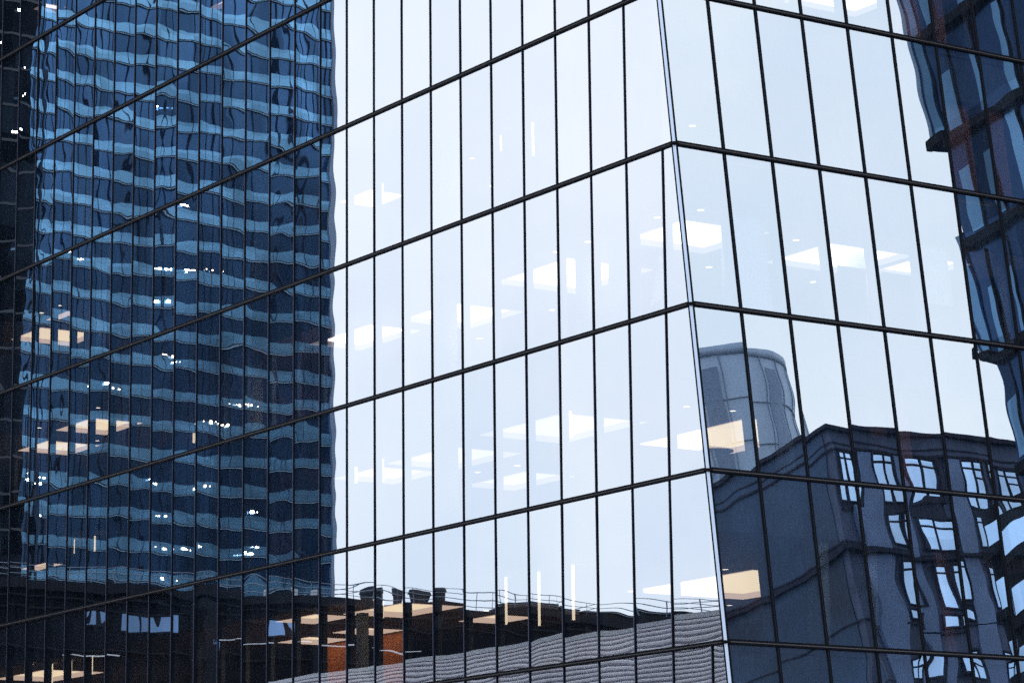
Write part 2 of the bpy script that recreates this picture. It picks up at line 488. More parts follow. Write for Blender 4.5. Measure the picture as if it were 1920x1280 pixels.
# vertical mullions: two slim black caps with a gasket slot between
for k in range(-3, NCOL_L + 1):
    x = -O - k * W
    zt = zhi
    for s in range(ROW_TOP + 1, ROW_BOT + 1):                    # highest storey in which this mullion exists
        if k >= left_cols[s]:
            zt = rowz(s - 1); break
    else:
        continue
    m = MB().box(x - 0.004, x + 0.027, -0.026, 0.10, zlo, zt)
    o = m.build('mullion', M['frame'], tower)
    MB().box(x - 0.032, x - 0.0042, -0.020, 0.08, zlo, zt).build('cap', M['frame_sheen'], o)
    f = MB()
    f.box(x - 0.035, x + 0.035, 0.101, 0.235, zlo, zt - (0.0 if zt == zhi else 0.06))
    f.build('fin', M['inner_fin'], tower)
def right_bar(y0, y1, z0, z1, o0, o1):
    """a bar lying in the leaning facade, from depth o0 to o1 (outwards positive)"""
    p = [right_pt(y0, z0, o0), right_pt(y0, z0, o1), right_pt(y1, z0, o1), right_pt(y1, z0, o0),
         right_pt(y0, z1, o0), right_pt(y0, z1, o1), right_pt(y1, z1, o1), right_pt(y1, z1, o0)]
    return p
for j in range(1, NCOL_R + 1):
    y = j * W
    m = MB()
    m.hexa(right_bar(y - 0.037, y - 0.010, zlo, zhi, -0.10, 0.030)).hexa(right_bar(y + 0.010, y + 0.037, zlo, zhi, -0.10, 0.030))
    o = m.build('mullion', M['frame'], tower)
    MB().hexa(right_bar(y - 0.010, y + 0.010, zlo, zhi, -0.08, 0.018)).build('gasket', M['fin_edge'], o)
    MB().hexa(right_bar(y - 0.04, y + 0.04, zlo, zhi, -0.36, -0.101)).build('fin', M['inner_fin'], tower)
xend = -O - NCOL_L * W
for r in range(ROW_TOP, ROW_BOT + 1):
    z = rowz(r)
    xr = xc(z) - 0.055
    m = MB()
    m.box(xend, xr, -0.060, 0.12, z + 0.016, z + 0.054).box(xend, xr, -0.056, 0.12, z - 0.052, z - 0.012)
    o = m.build('transom', M['frame'], tower)
    MB().box(xend, xr, -0.046, 0.10, z - 0.012, z + 0.016).build('slot', M['slot'], o)
    m = MB()
    m.hexa(right_bar(0.055, NCOL_R * W, z + 0.016, z + 0.056, -0.12, 0.060))
    m.hexa(right_bar(0.055, NCOL_R * W, z - 0.054, z - 0.012, -0.12, 0.056))
    o = m.build('transom', M['frame'], tower)
    MB().hexa(right_bar(0.055, NCOL_R * W, z - 0.012, z + 0.016, -0.10, 0.046)).build('slot', M['slot'], o)
    b = MB()                                                     # black joint where both beams meet at the corner
    b.hexa([(xc(z - .03) - .08, -.072, z - .03), (xc(z - .03) + .072, -.072, z - .03), (xc(z - .03) + .072, .08, z - .03), (xc(z - .03) - .08, .08, z - .03),
            (xc(z + .03) - .08, -.072, z + .03), (xc(z + .03) + .072, -.072, z + .03), (xc(z + .03) + .072, .08, z + .03), (xc(z + .03) - .08, .08, z + .03)])
    b.build('corner_joint', M['gasket'], tower)
# the leaning corner post: a satin chamfer between two black cover strips
def sheared(x0, x1, y0, y1, z0, z1):
    a, b = xc(z0), xc(z1)
    return [(a + x0, y0, z0), (a + x1, y0, z0), (a + x1, y1, z0), (a + x0, y1, z0),
            (b + x0, y0, z1), (b + x1, y0, z1), (b + x1, y1, z1), (b + x0, y1, z1)]
ch = MB()
a, b = xc(zlo), xc(zhi)
ring = [(-0.021, -0.040), (0.028, 0.013), (0.02, 0.08), (-0.08, 0.02)]
ch.add([(a + p, q, zlo) for p, q in ring] + [(b + p, q, zhi) for p, q in ring],
       [(0, 1, 5, 4), (1, 2, 6, 5), (2, 3, 7, 6), (3, 0, 4, 7), (3, 2, 1, 0), (4, 5, 6, 7)])
ch.build('corner_post', M['post'], tower)
e = MB()
e.hexa(sheared(-0.060, -0.023, -0.055, 0.06, zlo, zhi))
e.hexa(sheared(0.02, 0.050, 0.015, 0.058, zlo, zhi))
e.build('corner_trim', M['frame'], tower)

# interior: slabs, ceilings with coffer openings, spandrels, back wall
COFFERS = {            # storey -> lit light coffers (x0, x1, y0, y1, material)
    -3: [(-40.9, -40.0, 2.0, 2.9, 'coffer_cool')],
    -2: [(-26.2, -25.4, 1.40, 1.75, 'coffer_cool')],
    -1: [(-6.3, -4.3, 8.6, 11.2, 'coffer_cool')],
    0: [(-42.0, -39.5, 1.9, 4.2, 'coffer'), (-38.2, -36.5, 1.5, 1.85, 'coffer'), (-18.4, -16.7, 1.6, 2.8, 'coffer')],
    1: [(-4.4, -1.7, 1.5, 4.2, 'coffer_cool'), (-10.1, -6.6, 1.45, 4.2, 'coffer_cool'), (-15.6, -12.8, 1.9, 4.25, 'coffer_cool'),
        (-19.9, -16.5, 1.45, 3.2, 'coffer_cool'), (-4.4, -1.8, 6.2, 9.0, 'coffer_cool'), (-3.9, -1.8, 9.3, 11.0, 'coffer_cool'),
        (-37.3, -34.5, 1.5, 3.4, 'coffer'), (-41.9, -39.4, 2.2, 4.2, 'coffer')],
    2: [(-10.9, -7.0, 1.5, 4.2, 'coffer_dim'), (-16.3, -12.9, 1.9, 4.2, 'coffer_dim'), (-19.5, -16.9, 2.0, 4.1, 'coffer_dim'),
        (-18.8, -15.6, 6.1, 7.9, 'coffer_dim'), (-10.0, -5.2, 6.1, 9.3, 'coffer'), (-43.4, -41.4, 3.1, 3.8, 'coffer')],
    3: [(-19.6, -17.5, 1.3, 2.6, 'coffer'), (-18.9, -15.6, 2.0, 4.0, 'coffer'), (-19.0, -17.0, 6.0, 7.4, 'coffer'),
        (-10.4, -4.9, 5.9, 9.9, 'coffer'), (-43.0, -38.8, 2.0, 4.2, 'coffer'), (-27.0, -25.0, 4.4, 5.9, 'coffer'), (-23.6, -21.9, 4.4, 5.9, 'coffer')],
}
# keep neighbouring openings from overlapping
COFFERS[3][0] = (-21.6, -19.3, 1.3, 2.6, 'coffer')
BACK = 12.5
for s in range(ROW_TOP + 1, ROW_BOT + 1):
    zc, zt = ceil_z(s), rowz(s - 1)
    xr = xc(zc) - 0.42
    holes = COFFERS.get(s, [])
    X = sorted({xend + 0.2, xr, *[h[0] for h in holes], *[h[1] for h in holes]})
    Y = sorted({0.36, BACK, *[h[2] for h in holes], *[h[3] for h in holes]})
    m = MB()
    for x0, x1 in zip(X[:-1], X[1:]):
        for y0, y1 in zip(Y[:-1], Y[1:]):
            cx, cy = (x0 + x1) / 2, (y0 + y1) / 2
            if any(h[0] < cx < h[1] and h[2] < cy < h[3] for h in holes): continue
            m.quad((x0, y0, zc), (x0, y1, zc), (x1, y1, zc), (x1, y0, zc))
    m.build('ceiling', M['ceiling'], tower)
    sp = MB().box(xend + 0.2, xc(zt) - 0.40, 0.22, 0.355, zc - 0.02, zt - 0.17)
    z0, z1 = zc - 0.02, zt - 0.17
    sp.hexa([right_pt(0.36, z0, -0.40), right_pt(0.36, z0, -0.24), right_pt(BACK, z0, -0.24), right_pt(BACK, z0, -0.40),
             right_pt(0.36, z1, -0.40), right_pt(0.36, z1, -0.24), right_pt(BACK, z1, -0.24), right_pt(BACK, z1, -0.40)])
    sp.build('spandrel_panel', M['spandrel'], tower)
    zs = rowz(s)
    MB().hexa([(xend + 0.2, 0.13, zs - 0.16), (xc(zs - .16) - 0.16, 0.13, zs - 0.16), (xc(zs - .16) - 0.16, BACK, zs - 0.16), (xend + 0.2, BACK, zs - 0.16),
               (xend + 0.2, 0.13, zs + 0.03), (xc(zs + .03) - 0.16, 0.13, zs + 0.03), (xc(zs + .03) - 0.16, BACK, zs + 0.03), (xend + 0.2, BACK, zs + 0.03)]
              ).build('floor_slab', M['slab'], tower)
MB().box(xend, -5.0, BACK + 0.02, BACK + 0.3, 0, zhi).build('inner_wall', M['inner_wall'], tower)
MB().box(-30.0, -12.0, 9.2, 9.5, 0.35, zhi - 0.5).build('core_wall', M['inner_wall'], tower)
MB().box(xend - 0.3, xend, -0.02, 22, 0, zhi).build('party_wall', M['inner_wall'], tower)
rf = MB()
rf.hexa([(xend, 0.05, zhi - 0.02), (xc(zhi) - 0.1, 0.05, zhi - 0.02), (xc(zhi) - 0.1, NCOL_R * W, zhi - 0.02), (xend, NCOL_R * W, zhi - 0.02),
         (xend, 0.05, zhi + 0.5), (xc(zhi) - 0.16, 0.05, zhi + 0.5), (xc(zhi) - 0.16, NCOL_R * W, zhi + 0.5), (xend, NCOL_R * W, zhi + 0.5)])
rf.build('roof', M['slab'], tower)
MB().box(xend, -2.0, NCOL_R * W - 0.05, NCOL_R * W + 0.2, 0, zhi).build('rear_wall', M['inner_wall'], tower)
# interior columns and partitions seen through the glass
for (x, y, s0, s1) in [(0.55, 3.55, 3, 3), (0.15, 5.4, 3, 3), (0.9, 3.4, 4, 4), (-0.2, 3.3, 2, 2), (-1.2, 2.6, 1, 1), (-11.8, 1.1, 0, 2), (-5.6, 1.3, 0, 1), (-22.6, 1.1, -2, 1), (-34.0, 1.2, -3, 0), (-2.4, 7.6, 1, 1)]:
    for s in range(s0, s1 + 1):
        MB().cyl(x, y, rowz(s) + 0.03, ceil_z(s), 0.26, n=20).build('column', M['column'], tower, smooth=True)
for (x0, x1, y, s, mt) in [(-26.9, -25.0, 6.0, 3, 'wood'), (-23.5, -21.9, 6.0, 3, 'wood'), (-28.3, -27.3, 5.0, 2, 'pink_wall'),
                           (-29.0, -25.2, 5.0, 1, 'pink_wall'), (-19.5, -18.0, 5.6, 4, 'wood'), (-4.5, -2.6, 10.8, -1, 'pink_wall'), (-7.5, -6.0, 10.8, 2, 'pink_wall')]:
    MB().box(x0, x1, y, y + 0.12, rowz(s) + 0.03, ceil_z(s)).build('partition_wall', M[mt], tower)
for y0, y1, s, d in ((6.25, 6.75, 2, 0.46), (9.4, 10.2, 0, 0.5), (10.8, 11.4, 0, 0.5), (7.8, 8.4, -1, 0.46), (9.0, 9.8, -1, 0.5), (7.1, 7.6, 3, 0.46)):
    z0, z1 = rowz(s) + 0.031, ceil_z(s) - 0.001
    xa, xb = xc(z0) - d, xc(z1) - d
    MB().hexa([(xa - .1, y0, z0), (xa, y0, z0), (xa, y1, z0), (xa - .1, y1, z0), (xb - .1, y0, z1), (xb, y0, z1), (xb, y1, z1), (xb - .1, y1, z1)]
              ).build('wall_panel', M['pink_wall'], tower)
MB().box(-16.98, -16.72, 1.3, 1.55, rowz(3) + 0.031, ceil_z(3) - 0.2).build('pillar', M['column'], tower)

for s in (2, 3, 4):
    z0, z1 = rowz(s) + 0.03, ceil_z(s)
    xa, xb = xc(z0) - 1.5, xc(z1) - 1.5
    y0, y1 = ((2.9, 6.4), (2.75, 9.6), (1.75, 9.6))[s - 2]
    MB().hexa([(xa - .1, y0, z0), (xa, y0, z0), (xa, y1, z0), (xa - .1, y1, z0), (xb - .1, y0, z1), (xb, y0, z1), (xb, y1, z1), (xb - .1, y1, z1)]
              ).build('partition_wall', M['blue_partition'], tower)
for face, p0, p1, s, lab in (('L', -3.38, -2.02, 1, 'drawn pale roller blind two panes left of the corner post on the third full floor'),
                             ('R', 1.56, 2.88, 1, 'drawn pale roller blind second pane right of the corner post on the third full floor'),
                             ('R', 7.5, 8.8, 1, 'half drawn roller blind beside the mirrored dark building on the third full floor'),
                             ('L', -11.0, -9.6, 0, 'drawn roller blind left of the longest pendant tube on the fourth full floor')):
    z1 = ceil_z(s) - 0.03
    z0 = rowz(s) + (0.06 if lab.startswith('drawn') else 1.0)
    o = 0.42
    if face == 'L':
        t = thing('roller_blind', ((p0 + p1) / 2, o, z1), lab, 'blind', 'pale roller blinds behind the glass')
        MB().box(p0, p1, o, o + 0.012, z0, z1 - 0.09).build('sheet', M['paper'], t)
        MB().box(p0, p1, o - 0.03, o + 0.05, z1 - 0.089, z1).build('roller', M['column'], t)
    else:
        t = thing('roller_blind', (xc(z1) - 0.5, (p0 + p1) / 2, z1), lab, 'blind', 'pale roller blinds behind the glass')
        xa, xb = xc(z0) - 0.5, xc(z1 - 0.09) - 0.5
        MB().hexa([(xa - .012, p0, z0), (xa, p0, z0), (xa, p1, z0), (xa - .012, p1, z0), (xb - .012, p0, z1 - .09), (xb, p0, z1 - .09), (xb, p1, z1 - .09), (xb - .012, p1, z1 - .09)]).build('sheet', M['paper'], t)
        MB().box(xc(z1) - 0.56, xc(z1) - 0.47, p0, p1, z1 - 0.089, z1).build('roller', M['column'], t)

# ---------------------------------------------------------------- lights inside the tower (each one a thing)
FLOORNAME = {4: 'floor cut off at the bottom', 3: 'lowest full floor', 2: 'second full floor', 1: 'third full floor', 0: 'fourth full floor',
             -1: 'fifth full floor', -2: 'sixth full floor', -3: 'topmost floor'}
def coffer(s, x0, x1, y0, y1, mt, label):
    z = ceil_z(s)
    t = thing('ceiling_light', ((x0 + x1) / 2, (y0 + y1) / 2, z), label, 'ceiling light', 'large square lit ceiling coffers')
    hh = 0.62
    e = 0.012
    m = MB()
    x0, x1, y0, y1 = x0 + e, x1 - e, y0 + e, y1 - e
    zb = z + 0.15
    m.quad((x0, y0, zb), (x0, y1, zb), (x0, y1, z + hh), (x0, y0, z + hh))
    m.quad((x1, y1, zb), (x1, y0, zb), (x1, y0, z + hh), (x1, y1, z + hh))
    m.quad((x1, y0, zb), (x0, y0, zb), (x0, y0, z + hh), (x1, y0, z + hh))
    m.quad((x0, y1, zb), (x1, y1, zb), (x1, y1, z + hh), (x0, y1, z + hh))
    m.quad((x0, y0, z + hh), (x0, y1, z + hh), (x1, y1, z + hh), (x1, y0, z + hh))
    m.build('diffuser', M[mt], t)
    b = MB(); q = 0.03
    b.box(x0, x0 + q, y0, y1, z - 0.012, zb - 0.004); b.box(x1 - q, x1, y0, y1, z - 0.012, zb - 0.004)
    b.box(x0 + q, x1 - q, y0, y0 + q, z - 0.012, zb - 0.004); b.box(x0 + q, x1 - q, y1 - q, y1, z - 0.012, zb - 0.004)
    b.build('trim', M['coffer_trim' if mt == 'coffer' else 'coffer_trim_pale'], t)
    return t
COFFER_LABEL = {
    (-3, 0): 'bright white ceiling coffer at the top left of the tower near the frame edge',
    (-2, 0): 'sliver of lit ceiling coffer high up inside the blue reflected tower',
    (-1, 0): 'lit ceiling coffer at the top edge right of the corner post',
    (0, 0): 'large warm ceiling coffer in the blue reflection on the far left fourth full floor',
    (0, 1): 'thin warm ceiling light right of and above the far left coffer',
    (0, 2): 'small pale ceiling coffer alone on the fourth full floor left of the pendant tubes',
    (1, 0): 'bright ceiling coffer directly behind the corner post on the third full floor',
    (1, 1): 'largest bright ceiling coffer left of the corner on the third full floor',
    (1, 2): 'bright ceiling coffer second left from the corner one on the third full floor',
    (1, 3): 'bright ceiling coffer beside the edge of the reflected blue tower',
    (1, 4): 'long bright ceiling coffer behind two dark screens on the leaning face',
    (1, 5): 'bright ceiling coffer above the right dark screen on the leaning face',
    (1, 6): 'peach lit ceiling coffer low in the blue reflection on the far left',
    (1, 7): 'peach lit ceiling coffer nearest the left frame edge above the bright strip',
    (2, 0): 'pale lit ceiling coffer on the second full floor below the largest bright one',
    (2, 1): 'faint pale ceiling coffer in the middle of the second full floor',
    (2, 2): 'small pale ceiling coffer beside a pendant tube right of the blue reflection',
    (2, 3): 'pale ceiling coffer set deep behind the faint middle one on the second full floor',
    (2, 4): 'warm ceiling coffer behind the corner post above a round table',
    (2, 5): 'thin amber ceiling light on the far left second full floor',
    (3, 0): 'narrow yellow ceiling coffer at the foot of the reflected blue tower edge',
    (3, 1): 'yellow ceiling coffer above the orange wood wall on the lowest full floor',
    (3, 2): 'low yellow ceiling coffer between the roof railing reflection and the ribbed wall',
    (3, 3): 'yellow ceiling coffer right of the corner post above dark chairs',
    (3, 4): 'yellow ceiling coffer in the bottom left corner of the tower',
    (3, 5): 'warm coffer washing the left orange wood wall on the lowest full floor',
    (3, 6): 'warm coffer washing the right orange wood wall on the lowest full floor',
}
for s, lst in COFFERS.items():
    for i, c in enumerate(lst):
        coffer(s, *c, COFFER_LABEL[(s, i)])

def downlight(x, y, s, label, first=[None]):
    z = ceil_z(s)
    if first[0] is None:
        t = thing('downlight', (x, y, z), label, 'ceiling light', 'small round downlights in the ceilings')
        MB().cyl(x, y, z - 0.028, z - 0.012, 0.085, n=18).build('lens', M['down'], t)
        r = MB()
        n = 20
        vs = []
        for rr, zz in ((0.088, z - 0.034), (0.115, z - 0.03), (0.115, z - 0.004), (0.088, z - 0.004)):
            vs += [(x + rr * math.cos(2 * math.pi * i / n), y + rr * math.sin(2 * math.pi * i / n), zz) for i in range(n)]
        fs = [(q * n + i, q * n + (i + 1) % n, ((q + 1) % 4) * n + (i + 1) % n, ((q + 1) % 4) * n + i) for q in range(4) for i in range(n)]
        r.add(vs, fs).build('ring', M['column'], t)
        first[0] = t
        return t
    return copy_thing(first[0], (x, y, z), label)
for x, y, s, lab in [
    (-0.6, 1.2, 1, 'round downlight just right of the corner post above the corner coffer'),
    (-1.75, 0.75, 1, 'round downlight just left of the corner post on the third full floor'),
    (-1.9, 5.2, 1, 'round downlight above the two dark screens on the leaning face'),
    (-5.5, 8.7, 1, 'round downlight between and behind the two dark screens'),
    (-5.5, 5.2, 1, 'round downlight under the corner coffer above the table on the third full floor'),
    (-4.75, 0.8, 1, 'round downlight near the top of the third full floor two panes left of corner'),
    (-6.1, 0.75, 1, 'round downlight above the largest bright coffer'),
    (-12.1, 4.75, 1, 'round downlight left of and below the largest bright coffer'),
    (-16.5, 5.2, 1, 'round downlight low between the second and third bright coffers'),
    (-4.4, 5.0, 2, 'round downlight in the mauve reflection right of the corner post'),
    (-4.5, 3.6, 2, 'round downlight left of the corner post on the second full floor'),
    (-16.2, 4.9, 2, 'round downlight beside the faint middle coffer on the second full floor'),
    (-14.6, 5.2, 2, 'round downlight under the pale coffer on the second full floor'),
    (-16.0, 5.0, 3, 'round downlight over the dark reflected roof on the lowest full floor'),
    (-5.0, 5.1, 3, 'round downlight right of the corner post on the lowest full floor'),
    (-11.6, 10.35, 3, 'round downlight below the yellow coffer right of the corner post'),
    (-6.2, 5.3, 0, 'round downlight right of the corner post on the fourth full floor'),
    (-12.1, 2.1, 0, 'round downlight left of the pendant tubes on the fourth full floor'),
    (-14.4, 4.3, 0, 'round downlight low behind the pendant tubes on the fourth full floor'),
    (-32.5, 0.75, 1, 'round downlight right of the peach coffer in the blue reflection'),
    (-38.4, 3.6, 1, 'round downlight below the peach coffer in the blue reflection'),
    (-37.0, 0.75, 1, 'round downlight above the peach coffer nearest the left edge'),
    (-35.7, 0.8, 0, 'round downlight above the warm coffer on the far left fourth full floor'),
    (-37.1, 0.8, 0, 'round downlight nearest the left edge on the fourth full floor'),
    (-36.8, 0.56, 3, 'round downlight above the yellow coffer in the bottom left corner')]:
    downlight(x, y, s, lab)

def pendant(x, y, z0, z1, s, label):
    t = thing('pendant_light', (x, y, z0), label, 'pendant light', 'slim vertical pendant tube lights')
    MB().box(x - 0.036, x + 0.036, y - 0.036, y + 0.036, z0, z1).build('tube', M['tube'], t, bevel=0.012)
    zc = ceil_z(s)
    if zc - z1 > 0.05:
        c = MB().box(x - 0.055, x + 0.055, y - 0.055, y + 0.055, z1 + 0.001, z1 + 0.04)
        c.cyl(x, y, z1 + 0.04, zc, 0.008, n=6)
        c.build('cord', M['tube_cap'], t)
for x, z0, z1, s, lab in [
    (-7.77, 21.93, 22.83, 0, 'longest slim pendant tube light on the fourth full floor'),
    (-9.30, 22.41, 22.82, 0, 'short pendant tube light left of the longest one on the fourth full floor'),
    (-11.68, 22.0, 22.54, 0, 'faint pendant tube light left of the short one on the fourth full floor'),
    (-15.38, 22.32, 22.85, 0, 'short pendant tube light beside the small pale coffer on the fourth full floor'),
    (-15.33, 19.1, 20.1, 0, 'low pendant tube light beside the coffer near the blue tower edge'),
    (-6.23, 14.22, 14.9, 2, 'pendant tube light right of the pale coffer on the second full floor'),
    (-15.39, 14.3, 14.94, 2, 'pendant tube light two panes right of the blue reflection'),
    (-16.84, 14.45, 14.91, 2, 'faint pendant tube light one pane right of the blue reflection'),
    (-9.27, 9.76, 10.98, 3, 'leftmost of three tall yellow tube lights over the reflected roof railing'),
    (-7.75, 9.59, 10.96, 3, 'middle of three tall yellow tube lights over the reflected roof railing'),
    (-6.22, 9.59, 10.97, 3, 'rightmost of three tall yellow tube lights over the reflected roof railing'),
    (-15.41, 10.5, 10.98, 3, 'yellow tube light beside the coffer above the orange wood wall'),
    (-17.19, 10.3, 10.98, 3, 'yellow tube light one pane right of the reflected blue tower'),
    (-35.1, 14.5, 14.97, 2, 'short amber tube light in the dark lower left, left of its twin'),
    (-33.53, 14.4, 14.9, 2, 'short amber tube light in the dark lower left, right of its twin'),
    (-36.6, 10.3, 10.97, 3, 'leftmost of three amber tube lights by the bottom left frame edge'),
    (-35.15, 10.6, 10.97, 3, 'middle of three amber tube lights by the bottom left frame edge'),
    (-33.59, 10.4, 10.97, 3, 'rightmost of three amber tube lights by the bottom left frame edge'),
    (-26.62, 17.0, 17.3, 1, 'tiny pale tube light inside the lower blue reflection')]:
    pendant(x, 1.2, z0, z1 if s not in (0,) or z1 > 21 else z1, s, lab)

# ---------------------------------------------------------------- furniture seen through the glass
def round_table(x, y, z, label):
    t = thing('round_table', (x, y, z), label, 'table', 'round tables by the windows')
    MB().cyl(x, y, z + 0.72, z + 0.75, 0.42, n=32).build('table_top', M['table'], t)
    MB().cyl(x, y, z + 0.02, z + 0.72, 0.035, n=12).build('stem', M['chair'], t)
    MB().cyl(x, y, z, z + 0.02, 0.26, 0.24, n=24).build('base', M['chair'], t)
    return t
def chair(x, y, z, rot, label, src=[None]):
    if src[0] is not None:
        return copy_thing(src[0], (x, y, z), label, rot)
    t = thing('chair', (x, y, z), label, 'chair', 'chairs by the windows')
    m = MB().box(x - 0.22, x + 0.22, y - 0.22, y + 0.22, z + 0.43, z + 0.47)
    m.build('seat', M['chair'], t, bevel=0.015)
    b = MB()
    arc = [(x - 0.2, y + 0.2, z + 0.45), (x - 0.21, y + 0.25, z + 0.72), (x - 0.14, y + 0.27, z + 0.86), (x, y + 0.275, z + 0.9),
           (x + 0.14, y + 0.27, z + 0.86), (x + 0.21, y + 0.25, z + 0.72), (x + 0.2, y + 0.2, z + 0.45)]
    b.tube(arc, 0.014)
    for k in (-0.09, 0.0, 0.09):
        b.tube([(x + k, y + 0.2, z + 0.46), (x + k, y + 0.272, z + 0.88)], 0.009)
    b.build('backrest', M['chair'], t)
    for sx in (-1, 1):
        for sy in (-1, 1):
            MB().tube([(x + sx * 0.19, y + sy * 0.19, z + 0.44), (x + sx * 0.23, y + sy * 0.24, z)], 0.013).build('leg', M['chair'], t)
    src[0] = t
    return t
F = lambda s: rowz(s) + 0.031
round_table(-0.55, 1.45, F(2), 'round table behind the corner post on the second full floor')
chair(-1.0, 2.55, F(2), 0.4, 'dark hoop back chair beside the round table right of the corner post')
round_table(-0.75, 1.15, F(1), 'round table in the pale glass under the corner coffer')
chair(-1.3, 2.1, F(1), -0.5, 'pale looking chair beside the table on the third full floor')
round_table(-0.3, 2.35, F(3), 'round table among dark chairs on the lowest full floor')
chair(-0.35, 1.45, F(3), 1.9, 'dark chair nearest the corner post under the yellow coffer')
chair(-0.6, 3.2, F(3), 0.2, 'dark chair behind the table on the lowest full floor')
for (y0, y1, lab) in [(6.62, 7.55, 'tall dark screen standing in front of the lit coffer, left of its twin'),
                      (8.08, 9.16, 'tall dark screen standing in front of the lit coffer, right of its twin')]:
    z = F(1)
    t = thing('screen', (-2.0, (y0 + y1) / 2, z), lab, 'screen', 'tall dark screens on the third full floor')
    MB().box(-2.03, -1.98, y0, y1, z + 0.35, z + 2.15).build('panel', M['dark_plastic'], t, bevel=0.01)
    for yy in (y0 + 0.1, y1 - 0.1):
        MB().box(-2.2, -1.8, yy - 0.03, yy + 0.03, z, z + 0.04).box(-2.02, -1.99, yy - 0.02, yy + 0.02, z + 0.04, z + 0.349).build('foot', M['chair'], t)
z = F(1)
t = thing('easel', (-2.9, 1.5, z), 'pale folded sheets on an easel just left of the corner post', 'easel')
MB().hexa([(-3.15, 1.5, z + .7), (-2.6, 1.45, z + .85), (-2.6, 1.47, z + .85), (-3.15, 1.52, z + .7),
           (-3.0, 1.62, z + 1.7), (-2.62, 1.6, z + 1.95), (-2.62, 1.62, z + 1.95), (-3.0, 1.64, z + 1.7)]).build('sheet', M['paper'], t)
for p, q in (((-3.2, 1.4, z), (-2.85, 1.6, z + 1.95)), ((-2.5, 1.4, z), (-2.82, 1.6, z + 1.95)), ((-2.85, 2.1, z), (-2.84, 1.63, z + 1.9))):
    MB().tube([p, q], 0.02).build('leg', M['paper'], t)
def desk(x, y, z, label, src=[None]):
    if src[0] is not None: return copy_thing(src[0], (x, y, z), label)
    t = thing('desk', (x, y, z), label, 'desk', 'office desks near the glass')
    MB().box(x - 0.8, x + 0.8, y - 0.38, y + 0.38, z + 0.72, z + 0.75).build('desk_top', M['table'], t)
    for sx in (-0.74, 0.74):
        MB().box(x + sx - 0.025, x + sx + 0.025, y - 0.34, y + 0.34, z, z + 0.719).build('leg', M['chair'], t)
    MB().box(x - 0.3, x + 0.3, y - 0.02, y + 0.02, z + 0.86, z + 1.24).box(x - 0.03, x + 0.03, y - 0.016, y + 0.016, z + 0.751, z + 0.859).build('monitor', M['dark_plastic'], t)
    src[0] = t
    return t
for x, y, s, lab in [(-8.6, 1.5, 1, 'office desk with a monitor under the largest bright coffer'),
                     (-12.3, 1.6, 1, 'office desk with a monitor left of the largest bright coffer'),
                     (-15.2, 1.5, 1, 'office desk with a monitor near the blue tower edge on the third full floor'),
                     (-12.0, 1.7, 2, 'office desk with a monitor in the middle of the second full floor'),
                     (-13.8, 1.6, 0, 'office desk with a monitor left of the pendant tubes'),
                     (-28.5, 1.4, 1, 'office desk with a monitor inside the lower right blue reflection')]:
    desk(x, y, F(s), lab)

# ---------------------------------------------------------------- the city across the streets, seen mirrored in the glass
# blue banded tower
bt = thing('blue_tower', (-242, -104, 0), 'tall blue glass tower with pale horizontal bands mirrored in the left facade', 'building')
BX, BY0, BY1, BH = -225.0, -122.2, -85.9, 172.0
MB().box(-262, BX, BY0, BY1, 0, BH).build('window_wall', M['blue_glass'], bt)
FLZ = 88.95 % 3.28
n = 0
z = FLZ
while z < BH:
    if z - 1.1 > 0:
        o = MB().box(-262.1, BX + 0.16, BY0 - 0.12, BY1 + 0.12, z - 1.08, z).build('band', M['blue_band'], bt)
        MB().box(-262.2, BX + 0.30, BY0 - 0.2, BY1 + 0.2, z - 1.16, z - 1.082).build('ledge', M['blue_line'], o)
        MB().box(-262.2, BX + 0.26, BY0 - 0.18, BY1 + 0.18, z - 1.23, z - 1.162).build('lip', M['blue_lip'], o)
    z += 3.28
g = random.Random(5)
y = BY0 + 0.9
while y < BY1 - 0.3:
    wd = g.choice((0.03, 0.04, 0.06))
    MB().box(BX - 0.05, BX + 0.20, y - wd / 2, y + wd / 2, 0, BH).build('mullion', M['blue_mull'], bt)
    y += g.choice((1.16, 1.16, 1.16, 2.32))
MB().cyl(-226.0, BY1 + 0.4, 0, BH, 0.75, n=14).build('corner_glass', M['blue_corner'], bt, smooth=True)
MB().box(-226.5, BX + 0.4, BY1 - 1.35, BY1 - 1.05, 0, BH).build('corner_pier', M['blue_mull'], bt)
MB().box(-226.5, BX + 0.32, BY0 - 0.3, BY0 + 0.15, 0, BH).build('corner_pier', M['round_dark'], bt)
for (yy, zz) in [(-91.4, 72.3), (-101.7, 72.3), (-102.6, 72.3), (-103.9, 72.6), (-106.6, 72.8), (-102.0, 68.7), (-102.4, 62.9), (-102.5, 62.3), (-94.7, 59.1),
                 (-95.6, 58.9), (-107.6, 56.1), (-109.2, 56.2), (-111.7, 58.8), (-110.8, 58.7), (-106.4, 49.1), (-102.1, 45.9), (-100.5, 49.4),
                 (-102.0, 42.4), (-104.5, 42.6), (-112.8, 42.9), (-111.9, 42.1), (-111.2, 42.3), (-102.1, 39.2), (-88.2, 49.0), (-87.6, 48.3),
                 (-88.3, 45.2), (-112.2, 46.7), (-102.5, 89.9), (-103.8, 79.4)]:
    a_, b_ = g.uniform(0.05, 0.26), g.uniform(0.05, 0.15)
    mt_ = M['warm_lamp'] if g.random() < 0.25 else M['white_lamp']
    MB().box(BX + 0.31, BX + 0.36, yy - a_, yy + a_, zz - b_, zz + b_).build('lit_lamp', mt_, bt)
    for _ in range(2):                                             # smaller lamps strung beside it on the same ceiling
        q = yy + g.uniform(-1.3, 1.3)
        MB().box(BX + 0.312, BX + 0.355, q - 0.07, q + 0.07, zz - 0.04, zz + 0.05).build('lit_lamp', mt_, bt)
